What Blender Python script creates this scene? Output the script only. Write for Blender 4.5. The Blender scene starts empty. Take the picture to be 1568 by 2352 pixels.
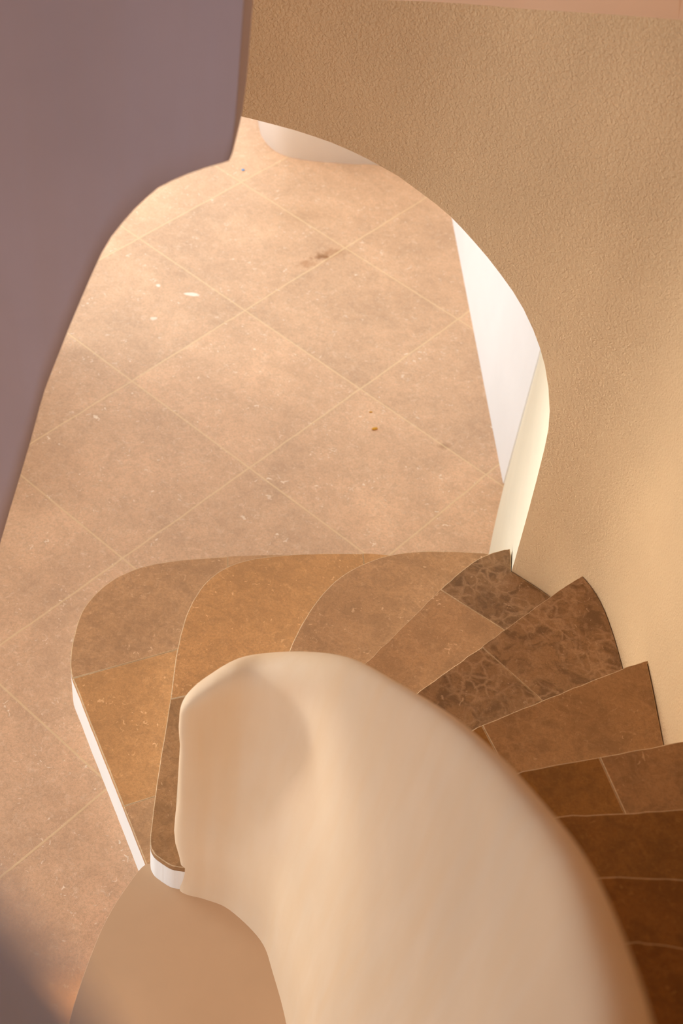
import bpy, bmesh, math, random
from mathutils import Vector, Matrix, noise
random.seed(7)
scn = bpy.context.scene
COL = scn.collection

# ------------------------------------------------------------------ camera
F = 3181.55                      # focal length in pixels of the 1568x2352 frame
H = 3.550                        # eye height above the lower floor (m)
RT = Vector((0.98893, 0.1103, 0.0994)).normalized()
DR = Vector((0.0, 0.6694, -0.7429)).normalized()
RT = (RT - DR * RT.dot(DR)).normalized()
UP = RT.cross(DR).normalized()
if UP.z < 0: UP = -UP
cam_d = bpy.data.cameras.new('camera'); cam = bpy.data.objects.new('camera', cam_d); COL.objects.link(cam)
m = Matrix((RT, UP, -DR)).transposed().to_4x4(); m.translation = Vector((0, 0, H)); cam.matrix_world = m
cam_d.sensor_fit = 'VERTICAL'; cam_d.sensor_height = 36.0; cam_d.sensor_width = 24.0
cam_d.lens = 36.0 * F / 2352.0
cam_d.clip_start = 0.02; cam_d.clip_end = 60
cam_d.dof.use_dof = True; cam_d.dof.focus_distance = 3.6; cam_d.dof.aperture_fstop = 3.6
scn.camera = cam

# ------------------------------------------------------------------ world and lights
scn.view_settings.view_transform = 'Standard'; scn.view_settings.look = 'None'
scn.view_settings.gamma = 1.0; scn.view_settings.use_curve_mapping = False
scn.view_settings.exposure = 0.12
w = bpy.data.worlds.new('world'); scn.world = w; w.use_nodes = True
bg = w.node_tree.nodes['Background']; bg.inputs[0].default_value = (0.74, 0.86, 1.0, 1); bg.inputs[1].default_value = 1.5

def area(name, loc, target, sx, sy, power, color):
    d = bpy.data.lights.new(name, 'AREA'); d.shape = 'RECTANGLE'; d.size = sx; d.size_y = sy
    d.energy = power; d.color = color
    o = bpy.data.objects.new(name, d); COL.objects.link(o); o.location = loc
    o.rotation_euler = (Vector(target) - Vector(loc)).to_track_quat('-Z', 'Y').to_euler()
    return o
area('window_light_left', (-3.2, 2.3, 0.7), (0.8, 1.9, 0.8), 1.2, 1.2, 17, (1.0, 0.97, 0.88))
area('right_wall_fill_beam', (-3.2, 2.55, 0.95), (0.75, 2.12, 1.1), 0.9, 0.9, 2.6, (0.95, 0.99, 0.98)).data.spread = math.radians(27)  # added narrow fill that brightens the right wall
area('window_light_beyond', (-3.2, 3.8, 2.0), (0.0, 4.9, 0.3), 2.0, 2.0, 88, (0.90, 0.98, 1.0))
area('overhead_fill_beyond', (-0.9, 5.6, 4.2), (-0.6, 4.1, 0.0), 2.0, 2.0, 34, (0.95, 0.98, 1.0))  # added overhead fill that lifts the floor beyond the arch
area('cool_fill_front', (-1.9, -0.9, 1.4), (0.2, 1.5, 0.8), 1.4, 1.8, 24, (0.68, 0.82, 1.0))  # added cool fill for the inner face of the parapet
area('window_light_behind', (-1.9, -1.3, 4.2), (-0.7, 1.6, 2.4), 1.2, 1.2, 27, (0.58, 0.78, 1.0))
area('low_lamp_glow', (-1.25, 1.25, 0.45), (-0.53, 1.36, 0.0), 0.05, 0.05, 0.09, (1.0, 0.60, 0.22)).data.spread = math.radians(14)

# ------------------------------------------------------------------ helpers
def ray(px, py):
    return RT * ((px - 784) / F) - UP * ((py - 1176) / F) + DR
def at(px, py, z=0.0):
    """the point at height z seen at this place of the photograph"""
    d = ray(px, py); k = (z - H) / d.z
    return Vector((d.x * k, d.y * k))
def crom(pts, n=8, closed=False):
    P = [Vector(p) for p in pts]; out = []
    m_ = len(P)
    for i in range(m_ - (0 if closed else 1)):
        if closed: a, b, c, d = P[i-1], P[i], P[(i+1) % m_], P[(i+2) % m_]
        else:
            b, c = P[i], P[i+1]
            a = P[i-1] if i else b * 2 - c
            d = P[i+2] if i + 2 < m_ else c * 2 - b
        for k in range(n):
            t = k / n
            out.append(0.5 * ((2*b) + (c-a)*t + (2*a-5*b+4*c-d)*t*t + (3*b-a-3*c+d)*t**3))
    if not closed: out.append(P[-1])
    return out
def finish(name, bm, mats, parent=None, smooth=False):
    bmesh.ops.recalc_face_normals(bm, faces=bm.faces[:])
    me = bpy.data.meshes.new(name); bm.to_mesh(me); bm.free()
    for m_ in (mats if isinstance(mats, (list, tuple)) else [mats]): me.materials.append(m_)
    if smooth:
        for p in me.polygons: p.use_smooth = True
    o = bpy.data.objects.new(name, me); COL.objects.link(o)
    if parent:
        o.parent = parent
        if parent.type == 'EMPTY': o.location = -parent.location
    return o
def tag(o, label=None, cat=None, group=None, kind=None):
    if label: o['label'] = label
    if cat: o['category'] = cat
    if group: o['group'] = group
    if kind: o['kind'] = kind
    return o
def empty(name, loc):
    o = bpy.data.objects.new(name, None); COL.objects.link(o); o.location = loc; o.empty_display_size = 0.1
    return o

# ------------------------------------------------------------------ materials
class NT:
    def __init__(s, name):
        s.m = bpy.data.materials.new(name); s.m.use_nodes = True; s.t = s.m.node_tree
        s.b = s.t.nodes['Principled BSDF']; s.L = s.t.links.new
        s.tc = s.t.nodes.new('ShaderNodeTexCoord')
    def n(s, typ, **kw):
        nd = s.t.nodes.new(typ)
        for k, v in kw.items(): setattr(nd, k, v)
        return nd
    def noise(s, vec, scale, detail=4, rough=0.55, dist=0.0):
        nd = s.n('ShaderNodeTexNoise'); nd.inputs['Scale'].default_value = scale
        nd.inputs['Detail'].default_value = detail; nd.inputs['Roughness'].default_value = rough
        nd.inputs['Distortion'].default_value = dist
        s.L(vec, nd.inputs['Vector']); return nd.outputs['Fac']
    def ramp(s, fac, stops):
        nd = s.n('ShaderNodeValToRGB'); cr = nd.color_ramp
        while len(cr.elements) < len(stops): cr.elements.new(0.5)
        for e, (p, c) in zip(cr.elements, stops):
            e.position = p; e.color = (c, c, c, 1) if isinstance(c, (int, float)) else (*c, 1)
        s.L(fac, nd.inputs[0]); return nd.outputs[0]
    def mix(s, fac, a, b, mode='MIX'):
        nd = s.n('ShaderNodeMix', data_type='RGBA', blend_type=mode)
        for sock, v in ((nd.inputs[0], fac), (nd.inputs[6], a), (nd.inputs[7], b)):
            if isinstance(v, (int, float)): sock.default_value = v
            elif isinstance(v, tuple): sock.default_value = (*v, 1)
            else: s.L(v, sock)
        return nd.outputs[2]
    def math(s, op, a, b=0.0, c=0.0):
        nd = s.n('ShaderNodeMath', operation=op)
        for i, v in enumerate((a, b, c)):
            if isinstance(v, (int, float)): nd.inputs[i].default_value = v
            else: s.L(v, nd.inputs[i])
        return nd.outputs[0]
    def bump(s, hgt, strength, dist):
        nd = s.n('ShaderNodeBump'); nd.inputs['Strength'].default_value = strength; nd.inputs['Distance'].default_value = dist
        s.L(hgt, nd.inputs['Height']); s.L(nd.outputs[0], s.b.inputs['Normal'])

def srgb(r, g, b):
    f = lambda c: (c / 255) / 12.92 if c <= 10 else (((c / 255) + 0.055) / 1.055) ** 2.4
    return (f(r), f(g), f(b))
def scale(c, k): return tuple(min(1, x * k) for x in c)

def stone(nt, vec, base, vein=0.35, dark=0.25, flecks=1.0):
    """mottled limestone: soft clouds, pale veins between darker nodules, shell flecks"""
    v0 = nt.n('ShaderNodeVectorMath', operation='ADD')
    info = nt.n('ShaderNodeObjectInfo')
    cmb = nt.n('ShaderNodeCombineXYZ')
    nt.L(nt.math('MULTIPLY', info.outputs['Random'], 37.0), cmb.inputs[2])
    nt.L(vec, v0.inputs[0]); nt.L(cmb.outputs[0], v0.inputs[1]); v = v0.outputs[0]
    clouds = nt.noise(v, 3.2, 6, 0.62)
    mid = nt.noise(v, 17, 6, 0.68, 0.6)
    fine = nt.noise(v, 140, 4, 0.7)
    c = nt.mix(nt.ramp(clouds, [(0.32, 0.0), (0.68, 1.0)]), scale(base, 0.86), scale(base, 1.12))
    c = nt.mix(nt.ramp(mid, [(0.42, min(1, 1.5 * dark)), (0.53, 0.0)]), c, scale(base, 0.50))
    # pale veins around nodules
    dn = nt.n('ShaderNodeTexNoise'); dn.inputs['Scale'].default_value = 9; dn.inputs['Detail'].default_value = 4; nt.L(v, dn.inputs['Vector'])
    off = nt.n('ShaderNodeVectorMath', operation='SCALE'); nt.L(dn.outputs['Color'], off.inputs[0]); off.inputs['Scale'].default_value = 0.10
    ad = nt.n('ShaderNodeVectorMath', operation='ADD'); nt.L(v, ad.inputs[0]); nt.L(off.outputs[0], ad.inputs[1])
    vo = nt.n('ShaderNodeTexVoronoi', feature='DISTANCE_TO_EDGE'); vo.inputs['Scale'].default_value = 27; nt.L(ad.outputs[0], vo.inputs['Vector'])
    vm = nt.math('MULTIPLY', nt.ramp(vo.outputs['Distance'], [(0.0, 1.0), (0.16, 0.0)]), nt.ramp(nt.noise(v, 6, 5, 0.6), [(0.42, 0.0), (0.54, 1.0)]))
    pale = tuple(min(1, x * k) for x, k in zip(base, (1.5, 1.65, 1.95)))
    c = nt.mix(nt.math('MULTIPLY', vm, vein), c, pale)
    # small shell flecks
    f1 = nt.ramp(nt.noise(v, 62, 2, 0.4, 1.2), [(0.67, 0.0), (0.71, 1.0)])
    f1 = nt.math('MULTIPLY', f1, nt.ramp(nt.noise(v, 8, 3), [(0.45, 0.15), (0.6, 1.0)]))
    c = nt.mix(nt.math('MULTIPLY', f1, 1.0 * flecks), c, tuple(min(1, x * k) for x, k in zip(base, (1.5, 1.75, 2.2))))
    c = nt.mix(nt.ramp(fine, [(0.36, 0.34), (0.56, 0.0)]), c, scale(base, 0.55))
    pale2 = nt.ramp(nt.noise(v, 42, 5, 0.72, 0.8), [(0.55, 0.0), (0.68, 1.0)])
    c = nt.mix(nt.math('MULTIPLY', pale2, 0.26 + 0.25 * vein), c, pale)
    grit = nt.noise(v, 420, 2, 0.6)
    c = nt.mix(nt.ramp(grit, [(0.3, 0.30), (0.5, 0.0)]), c, scale(base, 0.5))
    c = nt.mix(nt.ramp(grit, [(0.62, 0.0), (0.75, 0.28)]), c, pale)
    return c, mid, fine

def stone_mat(name, base, vein=0.35, dark=0.25, flecks=1.0):
    nt = NT(name); c, mid, fine = stone(nt, nt.tc.outputs['Object'], base, vein, dark, flecks)
    nt.L(c, nt.b.inputs['Base Color']); nt.b.inputs['Roughness'].default_value = 0.62
    nt.b.inputs['Specular IOR Level'].default_value = 0.3
    nt.bump(nt.math('ADD', mid, nt.math('MULTIPLY', fine, 0.5)), 0.25, 0.002)
    return nt.m
def plaster(name, base, cloud=0.08, grain=0.0, roughness=0.85, streak=0.0):
    nt = NT(name); v = nt.tc.outputs['Object']
    cl = nt.noise(v, 2.6, 4, 0.55)
    c = nt.mix(nt.ramp(cl, [(0.3, 0.0), (0.7, 1.0)]), scale(base, 1 - cloud), scale(base, 1 + cloud))
    if streak:
        mp = nt.n('ShaderNodeMapping'); mp.inputs['Scale'].default_value = (9, 9, 0.8); nt.L(v, mp.inputs[0])
        c = nt.mix(nt.ramp(nt.noise(mp.outputs[0], 2.2, 5, 0.6), [(0.35, 0.0), (0.7, streak)]), c, tuple(x * k for x, k in zip(base, (0.98, 0.9, 0.78))))
    nt.L(c, nt.b.inputs['Base Color']); nt.b.inputs['Roughness'].default_value = roughness
    nt.b.inputs['Specular IOR Level'].default_value = 0.2
    if grain:
        a = nt.noise(v, 150, 3, 0.6, 0.5); b_ = nt.noise(v, 24, 4, 0.6)
        tr = nt.math('MULTIPLY', nt.ramp(nt.noise(v, 4.5, 2), [(0.55, 0.0), (0.7, 1.0)]), nt.noise(v, 48, 2, 0.5, 2.0))
        nt.bump(nt.math('ADD', nt.math('ADD', a, nt.math('MULTIPLY', b_, 0.5)), nt.math('MULTIPLY', tr, 0.4)), 0.75 * grain, 0.006)
    else:
        nt.bump(nt.noise(v, 14, 3), 0.12, 0.003)
    return nt.m

M_WALL = plaster('beige_roughcast_plaster', srgb(212, 174, 130), 0.06, 1.0, 0.9)
M_WHITE = plaster('white_plaster', srgb(250, 246, 240), 0.03)
M_JAMB = plaster('cream_plaster', srgb(244, 232, 204), 0.04, 0.25)
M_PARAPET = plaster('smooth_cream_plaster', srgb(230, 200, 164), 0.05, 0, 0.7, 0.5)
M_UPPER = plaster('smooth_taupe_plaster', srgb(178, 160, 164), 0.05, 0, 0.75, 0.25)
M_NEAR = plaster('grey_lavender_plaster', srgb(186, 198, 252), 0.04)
M_PLAT = plaster('tan_troweled_plaster', srgb(209, 170, 132), 0.06, 0, 0.6, 0.0)
M_RISER = plaster('white_riser_plaster', srgb(244, 236, 224), 0.03)
M_LEDGE = plaster('lit_ledge_plaster', srgb(232, 192, 158), 0.05)  # wall top: light from above put into a paler plaster colour
M_EDGE = stone_mat('pale_worn_stone_edge', srgb(214, 176, 130), 0.2, 0.1, 0.5)
M_T = {
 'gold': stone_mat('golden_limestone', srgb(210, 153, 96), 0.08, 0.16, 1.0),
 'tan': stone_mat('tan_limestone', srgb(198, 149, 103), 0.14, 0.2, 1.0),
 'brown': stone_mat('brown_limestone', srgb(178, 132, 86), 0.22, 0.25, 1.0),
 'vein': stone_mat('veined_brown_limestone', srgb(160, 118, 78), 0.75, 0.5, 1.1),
 'amber': stone_mat('shaded_amber_limestone', srgb(164, 112, 52), 0.15, 0.26, 0.7),  # amber stone, darkened to carry the shade on the upper treads
}

# ---- floor tiles
TILE_A, TILE_B, YAW = 0.5967, 0.6033, 0.95600
TX, TY = -0.3436, 3.3399
def floor_mat():
    nt = NT('pale_limestone_tiles'); v = nt.tc.outputs['Object']
    sep = nt.n('ShaderNodeSeparateXYZ'); nt.L(v, sep.inputs[0])
    # slight hand-cut wander of the joints
    wob = nt.math('MULTIPLY', nt.math('SUBTRACT', nt.noise(v, 7, 4), 0.5), 0.008)
    x = nt.math('ADD', nt.math('SUBTRACT', sep.outputs[0], TX), wob); y = nt.math('SUBTRACT', nt.math('SUBTRACT', sep.outputs[1], TY), wob)
    cy, sy = math.cos(YAW), math.sin(YAW)
    i = nt.math('DIVIDE', nt.math('ADD', nt.math('MULTIPLY', x, cy), nt.math('MULTIPLY', y, sy)), TILE_A)
    j = nt.math('DIVIDE', nt.math('ADD', nt.math('MULTIPLY', x, -sy), nt.math('MULTIPLY', y, cy)), TILE_B)
    def dist(u, size):
        fr = nt.math('FRACT', nt.math('ADD', u, 100.5))
        return nt.math('MULTIPLY', nt.math('ABSOLUTE', nt.math('SUBTRACT', fr, 0.5)), size)
    d = nt.math('MINIMUM', dist(i, TILE_A), dist(j, TILE_B))
    grout = nt.ramp(nt.math('MULTIPLY', d, 100), [(0.22, 1.0), (0.42, 0.0)])
    cell = nt.n('ShaderNodeCombineXYZ'); nt.L(nt.math('FLOOR', nt.math('ADD', i, 100)), cell.inputs[0]); nt.L(nt.math('FLOOR', nt.math('ADD', j, 100)), cell.inputs[1])
    wn = nt.n('ShaderNodeTexWhiteNoise', noise_dimensions='3D'); nt.L(cell.outputs[0], wn.inputs['Vector'])
    base = srgb(226, 181, 143)
    c, mid, fine = stone(nt, v, base, 0.06, 0.11, 0.9)
    tint = nt.mix(wn.outputs['Value'], (0.91, 0.90, 0.88), (1.05, 1.03, 1.0))
    c = nt.mix(1.0, c, tint, 'MULTIPLY')
    # brownish stains beside a joint, and dried paint drips
    def spot(px, py, r, sx, rot, soft, col, amt, wobble, c):
        p = at(px, py); mp = nt.n('ShaderNodeMapping', vector_type='TEXTURE')
        mp.inputs['Location'].default_value = (p.x, p.y, 0); mp.inputs['Rotation'].default_value = (0, 0, rot); mp.inputs['Scale'].default_value = (r * sx, r, 1)
        nt.L(v, mp.inputs[0])
        ln = nt.n('ShaderNodeVectorMath', operation='LENGTH'); nt.L(mp.outputs[0], ln.inputs[0])
        q = nt.math('ADD', ln.outputs['Value'], nt.math('MULTIPLY', nt.math('SUBTRACT', nt.noise(v, 45, 4), 0.5), wobble))
        return nt.mix(nt.math('MULTIPLY', nt.ramp(q, [(1 - soft, 1.0), (1.0, 0.0)]), amt), c, col)
    c = spot(740, 590, 0.026, 1.5, 0.5, 0.7, srgb(120, 74, 36), 0.75, 2.0, c)
    c = spot(760, 583, 0.045, 2.2, 0.6, 0.9, srgb(165, 112, 66), 0.45, 2.0, c)
    c = spot(705, 606, 0.03, 1.6, 0.6, 0.9, srgb(165, 108, 60), 0.5, 2.4, c)
    c = spot(690, 495, 0.12, 1.6, 0.3, 0.9, srgb(176, 136, 100), 0.45, 1.2, c)
    c = spot(1020, 1025, 0.02, 1.6, 0.3, 0.8, srgb(150, 108, 74), 0.6, 1.2, c)
    c = spot(440, 676, 0.012, 2.8, 0.1, 0.3, srgb(246, 228, 205), 0.9, 0.8, c)
    c = spot(363, 656, 0.010, 1.0, 0.2, 0.4, srgb(244, 228, 206), 0.9, 1.2, c)
    c = spot(352, 732, 0.012, 1.3, 0.5, 0.5, srgb(240, 222, 198), 0.7, 2.0, c)
    c = nt.mix(nt.math('MULTIPLY', grout, 0.62), c, srgb(232, 198, 150))
    nt.L(c, nt.b.inputs['Base Color']); nt.b.inputs['Roughness'].default_value = 0.55
    nt.b.inputs['Specular IOR Level'].default_value = 0.3
    nt.bump(nt.math('ADD', nt.math('MULTIPLY', mid, 0.6), nt.math('MULTIPLY', grout, 0.5)), 0.25, 0.003)
    return nt.m
M_FLOOR = floor_mat()

# ------------------------------------------------------------------ floor
bm = bmesh.new()
vs = [bm.verts.new(p) for p in ((-4, -1.5, 0), (3, -1.5, 0), (3, 8, 0), (-4, 8, 0), (-4, -1.5, -.15), (3, -1.5, -.15), (3, 8, -.15), (-4, 8, -.15))]
for f_ in ((0,1,2,3), (7,6,5,4), (0,4,5,1), (1,5,6,2), (2,6,7,3), (3,7,4,0)): bm.faces.new([vs[i] for i in f_])
tag(finish('floor', bm, M_FLOOR), kind='structure')

# ------------------------------------------------------------------ curves in plan and what is traced on them
class Sheet:
    """an upright wall face over a plan curve"""
    def __init__(s, ctrl, n=14):
        s.p = crom(ctrl, n); s.s = [0.0]
        for a, b in zip(s.p, s.p[1:]): s.s.append(s.s[-1] + (b - a).length)
    def at(s, t):
        t = max(0.0, min(s.s[-1] - 1e-9, t))
        for i in range(len(s.p) - 1):
            if s.s[i] <= t <= s.s[i+1]:
                k = (t - s.s[i]) / max(1e-9, s.s[i+1] - s.s[i]); return s.p[i].lerp(s.p[i+1], k)
        return s.p[-1]
    def nrm(s, t):
        d = (s.at(t + 0.01) - s.at(t - 0.01)).normalized(); return Vector((-d.y, d.x))
    def hit(s, px, py):
        d = ray(px, py); best = None
        for i in range(len(s.p) - 1):
            a, e = s.p[i], s.p[i+1] - s.p[i]
            det = d.x * (-e.y) + e.x * d.y
            if abs(det) < 1e-12: continue
            t = (a.x * (-e.y) + e.x * a.y) / det; u = (d.x * a.y - d.y * a.x) / det
            if t > 0 and -1e-6 <= u <= 1 + 1e-6 and (best is None or t < best[0]): best = (t, s.s[i] + u * e.length)
        return best[1], H + d.z * best[0]
def interp(tab, x):
    if x <= tab[0][0]: return tab[0][1]
    for (a, ya), (b, yb) in zip(tab, tab[1:]):
        if x <= b: return ya + (yb - ya) * (x - a) / max(1e-9, b - a)
    return tab[-1][1]

# ------------------------------------------------------------------ stairwell wall with the arch
W = Sheet([(-2.6, 2.85), (-1.9, 2.90), (-1.3, 2.92), (-.85, 2.92), (-.4, 2.88), (0, 2.76), (.3, 2.61), (.49, 2.5), (.605, 2.425), (.68, 2.34), (.725, 2.22), (.765, 2.02), (.80, 1.75), (.84, 1.4), (.86, 1.0), (.85, .6), (.80, .2), (.68, -.3), (.4, -.8)])
arch_px = [(1181, 1290), (1206, 1200), (1230, 1110), (1250, 1030), (1259, 985), (1262, 945), (1259, 890), (1251, 840), (1240, 800), (1224, 757), (1202, 710), (1178, 670), (1150, 631), (1120, 592), (1090, 557), (1063, 527), (1035, 498), (1000, 468), (960, 438), (915, 405), (880, 385), (840, 363), (800, 344), (760, 327), (720, 313), (680, 300), (640, 289), (590, 276), (540, 264)]
arch = [W.hit(*p) for p in arch_px]
sj = arch[0][0]; arch[0] = (sj, arch[0][1])
mono = [arch[0]]
for a in arch[1:]:
    mono.append((min(a[0], mono[-1][0] - 1e-4), a[1]))
apex = mono[-1][0]
left_half = [(2 * apex - s_, z_) for s_, z_ in mono[:-1]][::-1]
edge = mono + left_half            # from right jamb to left jamb; then down to 0
edge = [(sj, 0.0)] + [(sj, z_) for z_ in (0.25, 0.5)] + edge
sl = edge[-1][0]; edge += [(sl, 0.5), (sl, 0.25), (sl, 0.0)]
TOPZ = sorted([(0.0, 1.75), (apex - .5, 1.88)] + [W.hit(830, -1), W.hit(1200, 20), W.hit(1400, 33), W.hit(1568, 46)])
TOPZ += [(sj + .22, TOPZ[-1][1] + .08), (sj + .42, 4.6), (W.s[-1], 4.6)]
def back(t):
    p = W.at(t)
    if t <= sj: return p + Vector((0.07, 0.95))
    k = min(1, (t - sj) / 0.9); q = p + Vector((0.07, 0.95)).lerp(Vector((0.85, 0.1)), k); return q
bm = bmesh.new(); NZ = 22
def column(t, zb, zt, fn): 
    p = fn(t); return [bm.verts.new((p.x, p.y, zb + (zt - zb) * i / NZ)) for i in range(NZ + 1)]
def strip(cols):
    for a, b in zip(cols, cols[1:]):
        for i in range(NZ): 
            try: bm.faces.new((a[i], b[i], b[i+1], a[i+1]))
            except ValueError: pass
def samples(a, b, n): return [a + (b - a) * i / n for i in range(n + 1)]
upper = sorted(set([e[0] for e in edge[3:-3]]))
zarch = sorted([(e[0], e[1]) for e in edge[3:-3]])
secs = [(samples(0, sl, 24), lambda t: 0.0), (upper, lambda t: interp(zarch, t)), (samples(sj, W.s[-1], 110), lambda t: 0.0)]
for fn in (W.at, back):
    for ts, zb in secs: strip([column(t, zb(t), interp(TOPZ, t), fn) for t in ts])
# top of the thick wall
allt = sorted(set(secs[0][0] + secs[1][0] + secs[2][0]))
fa = [bm.verts.new((*W.at(t), interp(TOPZ, t))) for t in allt]; fb = [bm.verts.new((*back(t), interp(TOPZ, t))) for t in allt]
ledge_faces = []
for i in range(len(allt) - 1): ledge_faces.append(bm.faces.new((fa[i], fa[i+1], fb[i+1], fb[i])))
# reveal of the arch, gently bowed between its front and back edges
bow = 0.02
jf = []
for (t, z) in edge:
    p = W.at(t); row = []
    for k in range(9):
        u = k / 8; q = p + Vector((0.07, 0.95)) * u
        side = 1 if t > apex else -1
        q.x -= side * bow * math.sin(math.pi * u) * min(1, abs(t - apex) / 0.5)
        row.append(bm.verts.new((q.x, q.y, z)))
    jf.append(row)
white = []
for a, b in zip(jf, jf[1:]):
    for k in range(8): white.append(bm.faces.new((a[k], b[k], b[k+1], a[k+1])))
for t in (0, W.s[-1]):
    a, b = W.at(t), back(t); z = interp(TOPZ, t)
    bm.faces.new([bm.verts.new(v) for v in ((a.x, a.y, 0), (b.x, b.y, 0), (b.x, b.y, z), (a.x, a.y, z))])
for f_ in bm.faces: f_.smooth = True
for f_ in ledge_faces: f_.material_index = 2; f_.smooth = False
for f_ in white: f_.material_index = 1
tag(finish('wall_right', bm, [M_WALL, M_JAMB, M_LEDGE]), 'beige rough plastered stairwell wall pierced by an arch', kind='structure')

def prism(name, outline, z0, z1, mat, parent=None, smooth_sides=True, bevel=0.0):
    bm = bmesh.new()
    a = [bm.verts.new((p[0], p[1], z0)) for p in outline]; b = [bm.verts.new((p[0], p[1], z1)) for p in outline]
    n = len(outline)
    sides = [bm.faces.new((a[i], a[(i+1) % n], b[(i+1) % n], b[i])) for i in range(n)]
    bt = bm.faces.new(a[::-1]); tp = bm.faces.new(b)
    bmesh.ops.recalc_face_normals(bm, faces=bm.faces[:])
    if bevel: bmesh.ops.bevel(bm, geom=list(tp.edges), offset=bevel, segments=4, profile=0.5, affect='EDGES', clamp_overlap=True)
    for f_ in bm.faces: f_.smooth = smooth_sides and abs(f_.normal.z) < 0.95
    return finish(name, bm, mat, parent)

# white wall running away beyond the arch, and the rounded white wall end far behind
p0, p1 = at(1155, 1110), at(1037, 500)
dv = (p1 - p0); p2 = p0 + dv * 1.35
tag(prism('wall_side', [p0, p2, p2 + Vector((.5, .1)), p0 + Vector((1.0, .0))], 0, 2.3, M_WHITE, smooth_sides=False), kind='structure')
col_pts = [at(*p) for p in ((592, 262), (594, 290), (603, 317), (625, 342), (655, 358), (700, 368), (750, 373), (810, 377), (870, 379))]
col_out = crom(col_pts + [col_pts[-1] + Vector((.45, .05))], 5)
col_out += [Vector((.5, 5.9)), Vector((-.2, 6.2)), Vector((-.62, 5.95))]
tag(prism('wall_back', col_out, 0, 2.3, M_WHITE), kind='structure')

# unseen ceiling, extended to shade the stairwell, and the wall behind the viewer
def slab(name, x0, x1, y0, y1, z0, z1, mat):
    return tag(prism(name, [(x0, y0), (x1, y0), (x1, y1), (x0, y1)], z0, z1, mat, smooth_sides=False), kind='structure')
slab('ceiling', -2.6, 1.7, -1.6, 4.05, 4.6, 4.75, M_WALL)
slab('shade_wall_rear', -2.6, 1.7, 3.9, 4.05, 2.4, 4.6, M_WALL)  # unseen hanging wall, added to block sky light from beyond
slab('shade_wall_left', -2.6, -2.45, -1.6, 2.3, 2.3, 4.6, M_WALL)  # unseen upper wall, added to block high sky light
slab('wall_front', -2.4, 1.7, -1.6, -1.45, 0, 4.6, M_WALL)

# ------------------------------------------------------------------ the staircase
R = 0.16
stairs = tag(empty('staircase', (0, 1.7, 0)), 'curved stone staircase winding up clockwise with white plastered risers', 'staircase')
def nos(k, pts, pre=(), post=(), n=5):
    mid = crom([at(*p, k * R) for p in pts], n)
    return [Vector(p) for p in pre] + mid + [Vector(p) for p in post]
N = {}
N[1] = nos(1, [(385, 2030), (352, 2024), (337, 1987), (300, 1893), (250, 1767), (208, 1662), (180, 1590), (164, 1548), (162, 1515), (168, 1470), (188, 1405), (225, 1358), (270, 1325), (330, 1301), (400, 1288), (480, 1281), (540, 1277), (600, 1275)], post=[(.0, 2.87), (.3, 2.9), (.488, 2.91)])
N[2] = nos(2, [(440, 1990), (420, 1993), (395, 1988), (372, 1975), (352, 1958), (345, 1935), (348, 1895), (360, 1800), (376, 1700), (392, 1600), (402, 1520), (412, 1470), (427, 1415), (450, 1368), (480, 1330), (520, 1303), (570, 1286), (640, 1276), (740, 1271), (850, 1271)], post=[(.3, 2.77), (.488, 2.78)])
N[3] = nos(3, [(668, 1485), (682, 1455), (700, 1422), (728, 1380), (762, 1342), (800, 1313), (850, 1289), (900, 1274), (960, 1267), (1030, 1266), (1112, 1270)], pre=[(-.15, 1.76)], post=[(.49, 2.685)])
N[4] = nos(4, [(838, 1525), (925, 1440), (1010, 1355), (1045, 1322), (1080, 1295), (1110, 1277), (1140, 1267), (1171, 1260)], pre=[(-.06, 1.74)], post=[(.488, 2.53)])
N[5] = nos(5, [(965, 1585), (1120, 1475), (1282, 1358), (1366, 1304)], pre=[(.06, 1.67)])
N[6] = nos(6, [(1095, 1670), (1300, 1587), (1440, 1532), (1497, 1513)], pre=[(.16, 1.55)])
N[7] = nos(7, [(1200, 1770), (1380, 1738), (1568, 1702)], pre=[(.22, 1.42)], post=[(.818, 1.665)])
N[8] = nos(8, [(1285, 1873), (1430, 1868), (1568, 1858)], pre=[(.25, 1.26)], post=[(.845, 1.40)])
N[9] = nos(9, [(1385, 2013), (1470, 2014), (1568, 2019)], pre=[(.27, 1.08)], post=[(.86, 1.17)])
N[10] = nos(10, [(1465, 2163), (1568, 2175)], pre=[(.27, .92)], post=[(.865, .93)])
N[11] = [Vector(p) for p in ((.26, .76), (.5, .73), (.865, .68))]
N[12] = [Vector(p) for p in ((.25, .62), (.5, .52), (.85, .42))]
N[13] = [Vector(p) for p in ((.22, .48), (.45, .3), (.80, .12))]
wall_in = {}
def wall_between(k):
    """points along the wall foot between the outer ends of nosings k and k+1"""
    a, b = N[k][-1], N[k+1][-1]
    out = []
    if k >= 4:
        sa = min(range(len(W.p)), key=lambda i: (W.p[i] - a).length); sb = min(range(len(W.p)), key=lambda i: (W.p[i] - b).length)
        out = [W.p[i] - Vector((0.002, 0.002)) for i in range(sa + 1, sb)]
    return out
CUT = {   # joints between the slabs of a tread, traced as two picture points each
 1: [((170, 1557), (405, 1492)), ((284, 1852), (354, 1830)), ((523, 1283), (523, 1303))],
 2: [((392, 1606), (420, 1600)), ((834, 1273), (836, 1290))],
 4: [((1013, 1356), (1180, 1462))],
 5: [((1112, 1490), (1245, 1608))],
 6: [((1112, 1675), (1140, 1728))],
 7: [((1379, 1745), (1434, 1866))],
}
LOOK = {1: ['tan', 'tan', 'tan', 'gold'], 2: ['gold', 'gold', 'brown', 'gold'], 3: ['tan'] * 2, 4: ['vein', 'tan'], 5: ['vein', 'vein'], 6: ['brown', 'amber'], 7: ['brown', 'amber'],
        8: ['amber'], 9: ['amber'], 10: ['amber'], 11: ['amber'], 12: ['amber']}
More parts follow.
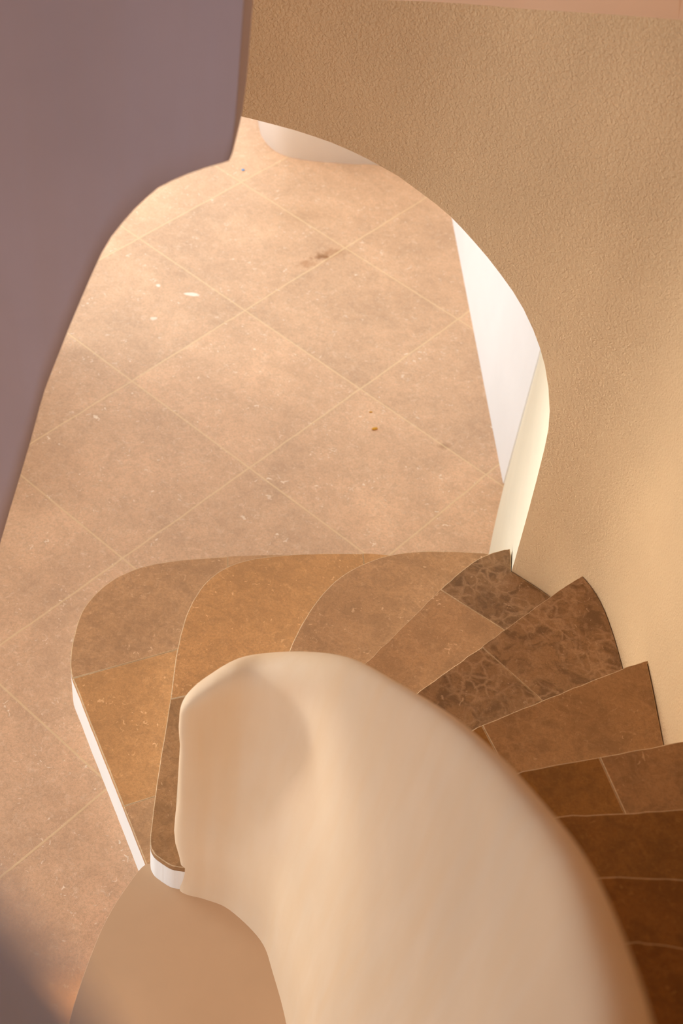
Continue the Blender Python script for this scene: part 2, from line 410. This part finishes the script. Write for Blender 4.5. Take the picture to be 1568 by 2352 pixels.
TH = 0.022
def jitter(pts, amp, keep=0):
    """hand-cut nosing: tiny chips along the edge"""
    out = []
    for a, b in zip(pts, pts[1:]):
        n = max(1, int((b - a).length / 0.018)); d = (b - a).normalized(); nn = Vector((-d.y, d.x))
        for i in range(n):
            p = a.lerp(b, i / n); q = noise.noise(Vector((p.x * 38, p.y * 38, 3.1))) + 0.6 * noise.noise(Vector((p.x * 110, p.y * 110, 8)))
            out.append(p + nn * amp * q)
    out.append(pts[-1]); return out
for k in range(1, 13):
    amp = 0.0008 if k < 4 else 0.0022
    nk = jitter(N[k], amp); nk1 = N[k+1]
    poly = nk + wall_between(k) + list(reversed(nk1))
    if k == 1: poly = nk + list(reversed(nk1[7:]))
    if k == 2: poly = nk + list(reversed(nk1))
    # slab pieces: clip the tread outline along its joints
    zt = k * R
    body_z = zt - TH
    step = prism('stair_step', poly, 0.0, body_z, M_RISER, stairs, smooth_sides=False)
    pieces = [[p.copy() for p in poly]]
    for (pa, pb) in CUT.get(k, []):
        a, b = at(*pa, zt), at(*pb, zt); d = (b - a).normalized(); nn = Vector((-d.y, d.x))
        mid = (a + b) / 2; new = []
        for pc in pieces:
            hits = []
            for i in range(len(pc)):
                q1, q2 = pc[i], pc[(i + 1) % len(pc)]
                h1, h2 = (q1 - a).dot(nn), (q2 - a).dot(nn)
                if (h1 > 0) != (h2 > 0):
                    q = q1.lerp(q2, h1 / (h1 - h2)); hits.append(((q - mid).dot(d), i, q))
            neg = [h_ for h_ in hits if h_[0] <= 0]; pos = [h_ for h_ in hits if h_[0] > 0]
            inside = len(neg) % 2 == 1
            if not inside or not pos: new.append(pc); continue
            (_, i1, qa), (_, i2, qb) = max(neg), min(pos)
            if i1 > i2: i1, qa, i2, qb = i2, qb, i1, qa
            one = pc[i1 + 1:i2 + 1]; two = pc[i2 + 1:] + pc[:i1 + 1]
            for ring, ends in ((one, (qb, qa)), (two, (qa, qb))):
                sg = 1 if sum((v - a).dot(nn) for v in ring) > 0 else -1
                new.append(ring + [e_ + nn * sg * 0.0001 for e_ in ends])
        pieces = new
    for n_, ring in enumerate(pieces):
        pc = bmesh.new()
        up = [pc.verts.new((p.x, p.y, zt)) for p in ring]; dn = [pc.verts.new((p.x, p.y, zt - TH + .0005)) for p in ring]
        bmesh.ops.remove_doubles(pc, verts=pc.verts[:], dist=1e-5)
        up = [v for v in up if v.is_valid]; dn = [v for v in dn if v.is_valid]
        nn_ = len(up)
        pc.faces.new(up); pc.faces.new(dn[::-1])
        for i in range(nn_): pc.faces.new((up[i], dn[i], dn[(i+1) % nn_], up[(i+1) % nn_]))
        bmesh.ops.recalc_face_normals(pc, faces=pc.faces[:])
        tops = [f_ for f_ in pc.faces if f_.normal.z > 0.9]
        be = set(e for f_ in tops for e in f_.edges)
        for f_ in pc.faces: f_.material_index = 0
        for f_ in pc.faces:
            if abs(f_.normal.z) < .5: f_.material_index = 0
        bv = bmesh.ops.bevel(pc, geom=list(be), offset=0.0028, segments=2, profile=0.5, affect='EDGES', clamp_overlap=True)
        for f_ in bv['faces']: f_.material_index = 1
        for f_ in pc.faces: f_.smooth = 0.05 < abs(f_.normal.z) < 0.98
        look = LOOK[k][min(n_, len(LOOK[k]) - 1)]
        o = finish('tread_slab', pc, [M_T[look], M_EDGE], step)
        if look == 'vein': o['label'] = 'darker brown slab with pale veins'

# ------------------------------------------------------------------ tan plaster platform at the foot
pl = [at(*p, .2) for p in ((349, 1984), (335, 1985), (318, 2000), (292, 2035), (262, 2080), (235, 2130), (212, 2185), (190, 2245), (172, 2300), (158, 2352), (150, 2400))]
pl = crom(pl, 4) + crom([(-.465, 1.15), (-.44, .95), (-.36, .75), (-.22, .6), (-.02, .52), (.12, .6)], 4)
pl += [Vector(p) for p in ((.13, .8), (.125, 1.02), (.11, 1.18), (.075, 1.33), (.02, 1.46), (-.03, 1.55), (-.125, 1.62), (-.20, 1.640), (-.25, 1.645))]
pl += [at(*p, .2) for p in ((430, 2040), (395, 2030), (365, 2018), (350, 2003))]
tag(prism('plaster_platform', pl, 0, 0.2, M_PLAT, bevel=0.006), 'low tan troweled plaster platform at the foot of the cream parapet', 'platform')

# ------------------------------------------------------------------ cream parapet winding up beside the steps
# stations: inner foot (x, y), outer face (x, y), crest height
ST = [((-.284, 1.669), (-.284, 1.672), .97),
      ((-.283, 1.653), (-.280, 1.692), 1.00),
      ((-.270, 1.641), (-.262, 1.714), 1.03),
      ((-.243, 1.634), (-.230, 1.738), 1.06),
      ((-.195, 1.629), (-.172, 1.768), 1.10),
      ((-.130, 1.610), (-.100, 1.775), 1.13),
      ((-.040, 1.540), (-.012, 1.725), 1.22),
      ((.005, 1.460), (.070, 1.622), 1.35),
      ((.060, 1.330), (.153, 1.448), 1.53),
      ((.095, 1.180), (.228, 1.242), 1.75),
      ((.115, 1.020), (.276, 1.056), 1.94),
      ((.120, .870), (.299, .884), 2.12),
      ((.115, .720), (.310, .715), 2.30),
      ((.100, .570), (.306, .550), 2.46),
      ((.070, .430), (.285, .390), 2.62),
      ((.020, .290), (.240, .230), 2.78)]
def c3(vals, n): return crom([Vector(v) for v in vals], n)
NI = 7
ins = crom([s_[0] for s_ in ST], NI); outs = crom([s_[1] for s_ in ST], NI); tops = [v.x for v in crom([(s_[2], 0) for s_ in ST], NI)]
WAVE = [(.30, .022), (.35, .012), (.40, -.002), (.46, -.007), (.54, -.005), (.62, .003), (.70, .002), (.78, .001), (.84, .005), (.92, -.001), (1.0, 0)]
def endw(idx, z):   # hand-made unevenness of the free end
    return interp(WAVE, z) * math.exp(-(idx / 12) ** 2) if z > .25 else .022 * math.exp(-(idx / 12) ** 2)
def lean(idx, u):   # the inner side swells outwards towards the crest
    k = min(1, max(0, (idx - 6) / 50)); k = 0.10 + 0.64 * k * k * (3 - 2 * k); u = max(0, min(1, (u - 0.12) / 0.88))
    return k * u * u * (3 - 2 * u)
bm = bmesh.new(); rows = []
for idx, (a, b, t) in enumerate(zip(ins, outs, tops)):
    th = (b - a).length; rr = min(0.10, th * 0.62) if th > .01 else .006
    ry = min(0.085, max(rr, 0.03)); row = []
    zb = 0.2
    NH = 26
    for i in range(NH):
        z = zb + (t - ry - zb) * i / NH
        # faint hand-made waviness and a cove where it meets the platform
        wv = 0.006 * noise.noise(Vector((a.x * 3, a.y * 3, z * 5.5)))
        cove = 0.010 * math.exp(-(z - zb) / 0.05) if idx > 8 else 0.0
        d = (a - b).normalized() if th > 1e-4 else Vector((0, -1))
        q = a + d * (wv + cove) + (b - a) * lean(idx, (z - zb) / (t - zb)) + Vector((endw(idx, z), 0)); row.append((q.x, q.y, z))
    for i in range(17):
        ph = math.pi * i / 16; c_, s_ = math.cos(ph), math.sin(ph)
        u = 0.5 - 0.5 * (abs(c_) ** 0.8) * (1 if c_ >= 0 else -1)
        l0 = lean(idx, (t - ry - zb) / (t - zb)); ry2 = ry * (1 - .55 * l0)
        q = a.lerp(b, l0 + (1 - l0) * u); row.append((q.x, q.y, t - ry + ry * abs(s_) ** 0.85))
    for i in range(12):
        z = (t - ry) * (1 - (i + 1) / 12) + 0.02
        row.append((b.x + endw(idx, z), b.y, z))
    rows.append([bm.verts.new(p) for p in row])
for r0, r1 in zip(rows, rows[1:]):
    for i in range(len(r0) - 1): bm.faces.new((r0[i], r1[i], r1[i+1], r0[i+1]))
bm.faces.new(rows[0]); bm.faces.new(rows[-1][::-1])
for f_ in bm.faces: f_.smooth = True
tag(finish('stair_parapet', bm, M_PARAPET), 'smooth cream plaster parapet with rounded top curving up beside the steps', 'balustrade')

# ------------------------------------------------------------------ upper flight: taupe plaster wall hanging at the upper left
L = Sheet([(-.12, 1.88), (-.25, 1.9), (-.5, 1.87), (-.8, 1.74), (-1.05, 1.52), (-1.22, 1.25)])
low_px = [(566, -60), (560, 0), (556, 60), (550, 150), (542, 262), (537, 320), (531, 365), (524, 381), (505, 387), (470, 397), (430, 411), (395, 426), (362, 443), (335, 466), (308, 492), (280, 524), (255, 556), (234, 592), (212, 640), (188, 696), (160, 762), (138, 818), (118, 868), (104, 905), (92, 945), (72, 1020), (45, 1110), (22, 1186), (0, 1262), (-30, 1375)]
low = [L.hit(*p) for p in low_px]
mono = [low[0]]
for a in low[1:]: mono.append((max(a[0], mono[-1][0] + 1e-4), a[1]))

mono += [(mono[-1][0] + .05, mono[-1][1] - .02), (L.s[-1] - 1e-3, mono[-1][1] - .03)]
bm = bmesh.new(); TOPU = 3.3; TK = 0.14; NQ = 20
rows = []
dense = []
for (a, za), (b, zb_) in zip(mono, mono[1:]):
    n = max(1, int((b - a) / 0.03))
    for i in range(n): dense.append((a + (b - a) * i / n, za + (zb_ - za) * i / n))
dense.append(mono[-1])
for (t, z) in dense:
    p = L.at(t); nn = -L.nrm(t)      # away from the viewer
    if nn.y < 0 and t < .8: nn = -nn
    row = []
    for i in range(NQ, 0, -1): row.append((p.x, p.y, z + 0.012 + (TOPU - z - 0.012) * i / NQ))
    for c_ in range(7):
        ph = math.pi * c_ / 6; u = 0.5 - 0.5 * math.cos(ph)
        q = p + nn * (TK * u); row.append((q.x, q.y, z + 0.012 * (1 - math.sin(ph) ** 0.5)))
    q = p + nn * TK
    for i in range(1, NQ + 1): row.append((q.x, q.y, z + 0.012 + (TOPU - z - 0.012) * i / NQ))
    rows.append([bm.verts.new(v) for v in row])
for r0, r1 in zip(rows, rows[1:]):
    n = len(r0)
    for i in range(n): bm.faces.new((r0[i], r1[i], r1[(i+1) % n], r0[(i+1) % n]))
bm.faces.new(rows[0]); bm.faces.new(rows[-1][::-1])
for f_ in bm.faces: f_.smooth = True
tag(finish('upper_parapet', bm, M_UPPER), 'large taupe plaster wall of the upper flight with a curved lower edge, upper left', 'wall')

# ------------------------------------------------------------------ rim right in front of the viewer, bottom left
DIST = 0.22
def near(px, py, d): 
    v = ray(px, py).normalized() * d; return Vector((v.x, v.y, H + v.z))
A_, B_ = near(-10, 1915, DIST * 1.02), near(300, 2352, DIST)
dirv = (B_ - A_)
path = [A_ - dirv * 5 + Vector((-.10, 0, 0)), A_ - dirv * 2.2 + Vector((-.02, 0, 0)), A_, B_, B_ + dirv * 2.0 + Vector((-.02, 0, 0)), B_ + dirv * 4 + Vector((-.09, 0, 0))]
path = crom(path, 6)
bm = bmesh.new(); rows = []
for i, p in enumerate(path):
    t = (path[min(i+1, len(path)-1)] - path[max(i-1, 0)]); t.z = 0; t.normalize()
    side = Vector((t.y, -t.x, 0));
    if side.x > 0: side = -side
    # outline of the section: rounded crest, then down both faces
    rad = 0.05; sec = []
    for k in range(9):
        ph = math.pi * k / 8; sec.append(p + side * (rad - rad * math.cos(ph)) + Vector((0, 0, rad * math.sin(ph) - rad * .55)))
    base = p.z - 0.85
    sec = [Vector((p.x, p.y, base + (p.z - rad * .55 - base) * j / 5)) for j in range(5)] + sec
    q = p + side * 2 * rad
    sec += [Vector((q.x, q.y, p.z - rad * .55 - (p.z - rad * .55 - base) * j / 5)) for j in range(1, 6)]
    rows.append([bm.verts.new(v) for v in sec])
for r0, r1 in zip(rows, rows[1:]):
    n = len(r0)
    for i in range(n): bm.faces.new((r0[i], r1[i], r1[(i+1) % n], r0[(i+1) % n]))
bm.faces.new(rows[0]); bm.faces.new(rows[-1][::-1])
for f_ in bm.faces: f_.smooth = True
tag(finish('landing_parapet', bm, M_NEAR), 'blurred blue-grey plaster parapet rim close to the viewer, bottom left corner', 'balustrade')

# ------------------------------------------------------------------ crumbs on the floor
def flat_mat(name, c):
    nt = NT(name); nt.L(nt.mix(nt.noise(nt.tc.outputs['Object'], 200, 2), scale(c, .8), c), nt.b.inputs['Base Color']); nt.b.inputs['Roughness'].default_value = 0.6; return nt.m
M_Y = flat_mat('yellow_crumb', srgb(226, 160, 30)); M_B = flat_mat('blue_scrap', srgb(96, 150, 200))
def crumb(px, py, sx, sy, sz, rot, mat, name, label, cat, group=None):
    bm = bmesh.new(); bmesh.ops.create_icosphere(bm, subdivisions=3, radius=1.0)
    for v in bm.verts:
        k = 1 + 0.28 * noise.noise(v.co * 1.7 + Vector((px, py, 0)))
        v.co = Vector((v.co.x * sx * k, v.co.y * sy * k, v.co.z * sz * k))
    zmin = min(v.co.z for v in bm.verts)
    for v in bm.verts: v.co.z -= zmin
    o = finish(name, bm, mat, smooth=True); p = at(px, py); o.location = (p.x, p.y, 0.0); o.rotation_euler = (0, 0, rot)
    tag(o, label, cat, group)
crumb(860, 986, .011, .006, .004, .5, M_Y, 'crumb', 'larger yellow crumb lying on the floor tile', 'crumb', 'yellow crumbs on the floor')
crumb(851, 947, .006, .003, .002, .2, M_Y, 'crumb', 'tiny yellow crumb beyond the larger yellow one', 'crumb', 'yellow crumbs on the floor')
crumb(558, 391, .007, .006, .002, .2, M_B, 'paper_scrap', 'tiny blue scrap on the floor near the rounded white wall', 'scrap')
